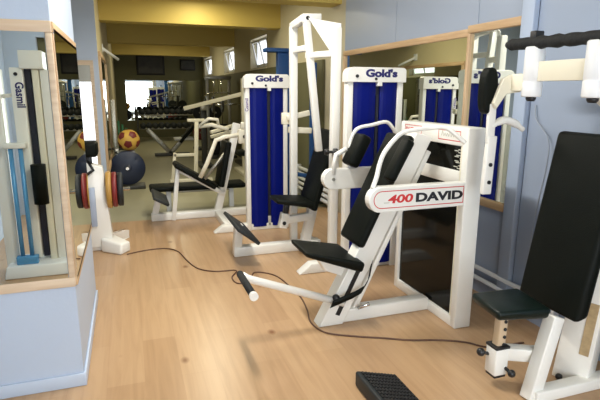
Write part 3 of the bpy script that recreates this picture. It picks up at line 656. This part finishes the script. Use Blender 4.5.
for d in icos:
    d = rot @ d; u = d.orthogonal().normalized(); w_ = d.cross(u); bb = bmesh.new()
    cen = bb.verts.new(c+d*(R_+.003)); prev = None
    for f_ in (.35, .7, 1.):
        ring = []
        for k in range(10):
            a = 2*PI*k/10; rr = (.41 if k % 2 else .34)*f_; dd = (d*math.cos(rr)+(u*math.cos(a)+w_*math.sin(a))*math.sin(rr)); ring.append(bb.verts.new(c+dd*(R_+.003)))
        for k in range(10):
            if prev is None: bb.faces.new([cen, ring[k], ring[(k+1) % 10]])
            else: bb.faces.new([prev[k], ring[k], ring[(k+1) % 10], prev[(k+1) % 10]])
        prev = ring
    q._merge(bb, True)
obj('patches', q, 'maroon', t)
# small stand of green handled hand weights
t = thing('rod_stand', 'slim steel stand with green bars beside the cream wall', 'stand', (-.14, 9.0, 0))
obj('post', B().box(-.25, -.18, 8.9, 8.97, 0, 1.35, .005), 'steel', t)
obj('base', B().box(-.28, .0, 8.8, 9.1, 0, .05, .005), 'darksteel', t)
for k in range(3): obj('green_bar', B().cyl((-.15+.06*k, 8.95, .55), (-.15+.06*k, 8.95, 1.0-.06*k), .02), 'greenpl', t)
obj('shelf', B().box(-.28, .02, 8.87, 9.03, .52, .55), 'darksteel', t)

# incline bench (V frame)
t = thing('incline_bench', 'grey steel bench with slanted V shaped frame in the rear room', 'bench', (.85, 12.2, 0))
obj('frame', B().beam((.42, 12.1, .62), (.93, 12.1, .04), .09, .10), 'steel', t)
obj('frame', B().beam((.90, 12.1, .05), (1.38, 12.1, .56), .09, .10), 'steel', t)
obj('base', B().box(.55, 1.35, 12.0, 12.2, 0, .06, .006), 'darksteel', t)
obj('backrest', pad_b((1.10, 12.05, .34), (1.50, 12.05, .78), (0, 1, 0), .3, -.07, back=-1), 'vinyl', t)
obj('seat', B().box(1.0, 1.45, 11.95, 12.25, .36, .42, .02, 3), 'whitecold', t)
# T post machine
t = thing('dip_stand', 'white T shaped post machine standing behind the rear press machine', 'stand', (.85, 8.4, 0))
obj('post', B().beam((1.02, 8.4, .05), (1.07, 8.4, 1.02), .06, .065), 'cream', t)
obj('cross_bar', B().box(.92, 1.20, 8.37, 8.43, 1.0, 1.05, .008), 'cream', t)
obj('base', B().box(.60, 1.3, 8.35, 8.45, 0, .06, .006), 'cream', t)
obj('side_post', B().beam((.64, 8.4, .05), (.70, 8.4, .50), .05, .05), 'cream', t)
obj('side_bar', B().beam((.68, 8.4, .46), (1.05, 8.4, .46), .05, .05), 'cream', t)
# rack with barbell
t = thing('squat_rack', 'dark squat rack with a horizontal barbell arm in the rear room', 'rack', (1.5, 10.2, 0))
for x_, y_ in ((1.38, 10.1), (2.2, 10.1)): obj('post', B().box(x_, x_+.1, y_, y_+.1, 0, 1.25, .006), 'darksteel', t)
for x_ in (1.3, 2.12): obj('base', B().box(x_, x_+.26, 9.8, 10.5, 0, .06), 'darksteel', t)
obj('rack_hook', B().box(1.37, 1.49, 10.0, 10.1, 1.12, 1.22, .01), 'steel', t)
obj('rack_hook', B().box(2.19, 2.31, 10.0, 10.1, 1.12, 1.22, .01), 'steel', t)
t = thing('barbell', 'barbell lying across the hooks of the dark squat rack', 'barbell', (1.85, 10.03, 1.22))
obj('bar', B().cyl((1.30, 10.05, 1.235), (2.375, 10.05, 1.235), .016), 'chrome', t)
for x_ in (1.6, 1.78): obj('plate', B().lathe((x_, 10.05, 1.235), (1, 0, 0), [(0, .15), (.004, .16), (.03, .16), (.034, .15)], 28), 'darksteel', t)
t = thing('cable_crossover', 'pale slanting lever beam machine reaching across the rear room', 'weight machine', (1.6, 9.2, 0))
obj('beam', B().beam((.98, 9.4, 1.18), (2.05, 9.1, 1.46), .06, .07), 'cream', t)
obj('post', B().box(1.98, 2.08, 9.05, 9.15, 0, 1.72, .006), 'cream', t)
obj('base', B().box(1.9, 2.3, 8.7, 9.5, 0, .06, .006), 'cream', t)
obj('weight_stack', B().box(2.12, 2.3, 9.0, 9.2, .06, 1.0, .01), 'darksteel', t)
obj('guide_bar', B().box(2.1, 2.14, 9.3, 9.34, .06, 1.7, .004), 'cream', t)
# exercise bike like machine to the right of the rear room
t = thing('leg_machine', 'cream legged machine with black pad between rack and rear press machine', 'weight machine', (1.5, 8.0, 0))
obj('post', B().beam((1.32, 7.8, .0), (1.62, 7.8, .95), .06, .06), 'cream', t)
obj('arm', B().beam((1.2, 7.8, .80), (1.72, 7.8, .92), .05, .05), 'cream', t)
obj('arm', B().beam((1.18, 7.65, .88), (1.6, 7.8, .98), .05, .05), 'cream', t)
obj('pad', B().box(1.6, 1.85, 7.65, 7.95, .5, .58, .02, 3), 'vinyl', t)
obj('base', B().box(1.2, 2.0, 7.75, 7.85, 0, .06, .006), 'cream', t)
obj('rear_post', B().box(1.72, 1.78, 7.77, 7.83, .06, .95, .005), 'cream', t)

# more equipment between the squat rack and the far wall
t = thing('wall_bar', 'short white bar slanting out of the cream left wall', 'bracket', (-.3, 8.6, 2.1))
obj('bar', B().cyl((-.30, 8.5, 2.13), (-.08, 8.75, 1.98), .022), 'whitecold', t)
obj('mount', B().box(-.30, -.285, 8.44, 8.56, 2.07, 2.19, .004), 'whitecold', t)
t = thing('weight_tree', 'dark upright weight tree in front of the dumbbell rack, right side', 'plate rack', (1.95, 13.2, 0))
obj('post', B().box(1.91, 1.99, 13.16, 13.24, .05, 1.3, .006), 'darksteel', t)
obj('base', B().box(1.6, 2.3, 12.95, 13.45, 0, .05, .006), 'darksteel', t)
pegs = [(1.75, .45, .19), (2.15, .45, .19), (1.75, .95, .17), (2.15, .95, .17)]
for x_, z_, r_ in pegs: obj('peg', B().cyl((x_, 13.2, z_), (x_, 12.95, z_), .02), 'steel', t)
for z_ in (.45, .95): obj('cross_bar', B().box(1.72, 2.18, 13.18, 13.22, z_-.025, z_+.025, .004), 'darksteel', t)
for (x_, z_, r_), w_ in zip(pegs, ('lower left', 'lower right', 'upper left', 'upper right')):
    solo('weight_plate', B().lathe((x_, 13.1, z_), (0, -1, 0), [(0, r_*.94), (.006, r_), (.045, r_), (.05, r_*.94), (.051, r_*.7), (.044, r_*.66), (.044, .03)], 30), 'rubber' if w_ != 'lower left' else 'platered',
         '%s weight plate on the %s peg of the dark weight tree' % ('red' if w_ == 'lower left' else 'black', w_), 'weight plate', (x_, 13.08, z_), 'plates on the dark weight tree')
t = thing('pulldown_machine', 'tall grey steel pulldown machine near the dark right wall in the rear room', 'weight machine', (2.05, 11.6, 0))
for x_ in (1.72, 2.22): obj('post', B().box(x_, x_+.06, 11.6, 11.67, .05, 1.75, .005), 'steel', t)
obj('top_bar', B().box(1.70, 2.30, 11.59, 11.68, 1.75, 1.83, .005), 'steel', t)
obj('base', B().box(1.68, 2.32, 11.2, 11.75, 0, .05, .005), 'darksteel', t)
obj('weight_stack', B().box(1.82, 2.18, 11.58, 11.70, .05, .75, .008), 'black', t)
for x_ in (1.9, 2.08): obj('guide_rod', B().cyl((x_, 11.64, .75), (x_, 11.64, 1.75), .012), 'chrome', t)
obj('pull_bar', B().tube([(1.66, 11.5, 1.38), (1.8, 11.5, 1.46), (2.18, 11.5, 1.46), (2.32, 11.5, 1.38)], .014), 'chrome', t)
obj('pull_cable', B().cyl((1.99, 11.5, 1.46), (1.99, 11.6, 1.79), .005), 'black', t)
obj('seat', B().box(1.84, 2.16, 11.2, 11.5, .42, .49, .02, 3), 'vinyl', t)
obj('seat_post', B().box(1.96, 2.04, 11.3, 11.38, .05, .42, .004), 'steel', t)

# dumbbell rack with two tiers
t = thing('dumbbell_rack', 'long dark two tier dumbbell rack under the far mirror', 'rack', (1.3, 15.7, 0))
for x_ in (.25, 2.31): obj('leg', B().box(x_, x_+.05, 15.4, 15.98, 0, .95, .005), 'darksteel', t)
for z_, y_ in ((.36, 15.585), (.76, 15.65)): obj('shelf', B().box(.30, 2.31, y_, y_+.3, z_, z_+.03, .004), 'steel', t)
order = ['leftmost', 'second from left', 'third from left', 'fourth from left', 'fifth from left', 'sixth, middle one', 'fifth from right', 'fourth from right', 'third from right', 'second from right', 'rightmost']
first = None
def copy_thing(src, loc, label):
    r = src.copy(); COL.objects.link(r); r.location = loc; r['label'] = label
    for ch in src.children:
        cc = ch.copy(); COL.objects.link(cc); cc.parent = r
    return r
for tier, (z_, y_, nm) in enumerate(((.39, 15.6, 'lower'), (.79, 15.8, 'upper'))):
    for k in range(11):
        loc = (.42+k*.177, y_, z_+.087); lab = 'black round dumbbell on the %s tier of the rack, %s' % (nm, order[k])
        if first is None:
            first = thing('dumbbell', lab, 'dumbbell', (0, 0, 0), 'dumbbells on the far rack')
            obj('handle', B().cyl((0, -.06, 0), (0, .06, 0), .016), 'chrome', first)
            for s_ in (-1, 1): obj('head', B().lathe((0, s_*.055, 0), (0, s_, 0), [(0, .07), (.01, .086), (.08, .086), (.09, .07), (.0901, .03), (.094, .028)], 18), 'rubber', first)
            first.location = loc
        else: copy_thing(first, loc, lab)

# ------------------------------------------------------------------ camera and colour management
cam = bpy.data.cameras.new('camera'); co = bpy.data.objects.new('camera', cam); COL.objects.link(co)
cam.sensor_fit = 'HORIZONTAL'; cam.sensor_width = 36; cam.lens = 499/600*36; cam.clip_start = .05
yaw, pit, roll = .3299, .2149, .0044
fw = V((math.sin(yaw)*math.cos(pit), math.cos(yaw)*math.cos(pit), -math.sin(pit)))
r0 = V((math.cos(yaw), -math.sin(yaw), 0)); u0 = r0.cross(fw)
rr = r0*math.cos(roll)+u0*math.sin(roll); uu = u0*math.cos(roll)-r0*math.sin(roll)
mw = Matrix((rr, uu, -fw)).transposed().to_4x4(); mw.translation = (0, 0, 1.5); co.matrix_world = mw
S.camera = co
S.view_settings.view_transform = 'Standard'; S.view_settings.look = 'None'; S.view_settings.gamma = 1; S.view_settings.use_curve_mapping = False
S.view_settings.exposure = -.62
S.cycles.use_denoising = True
S.cycles.max_bounces = 10; S.cycles.diffuse_bounces = 5; S.cycles.glossy_bounces = 6
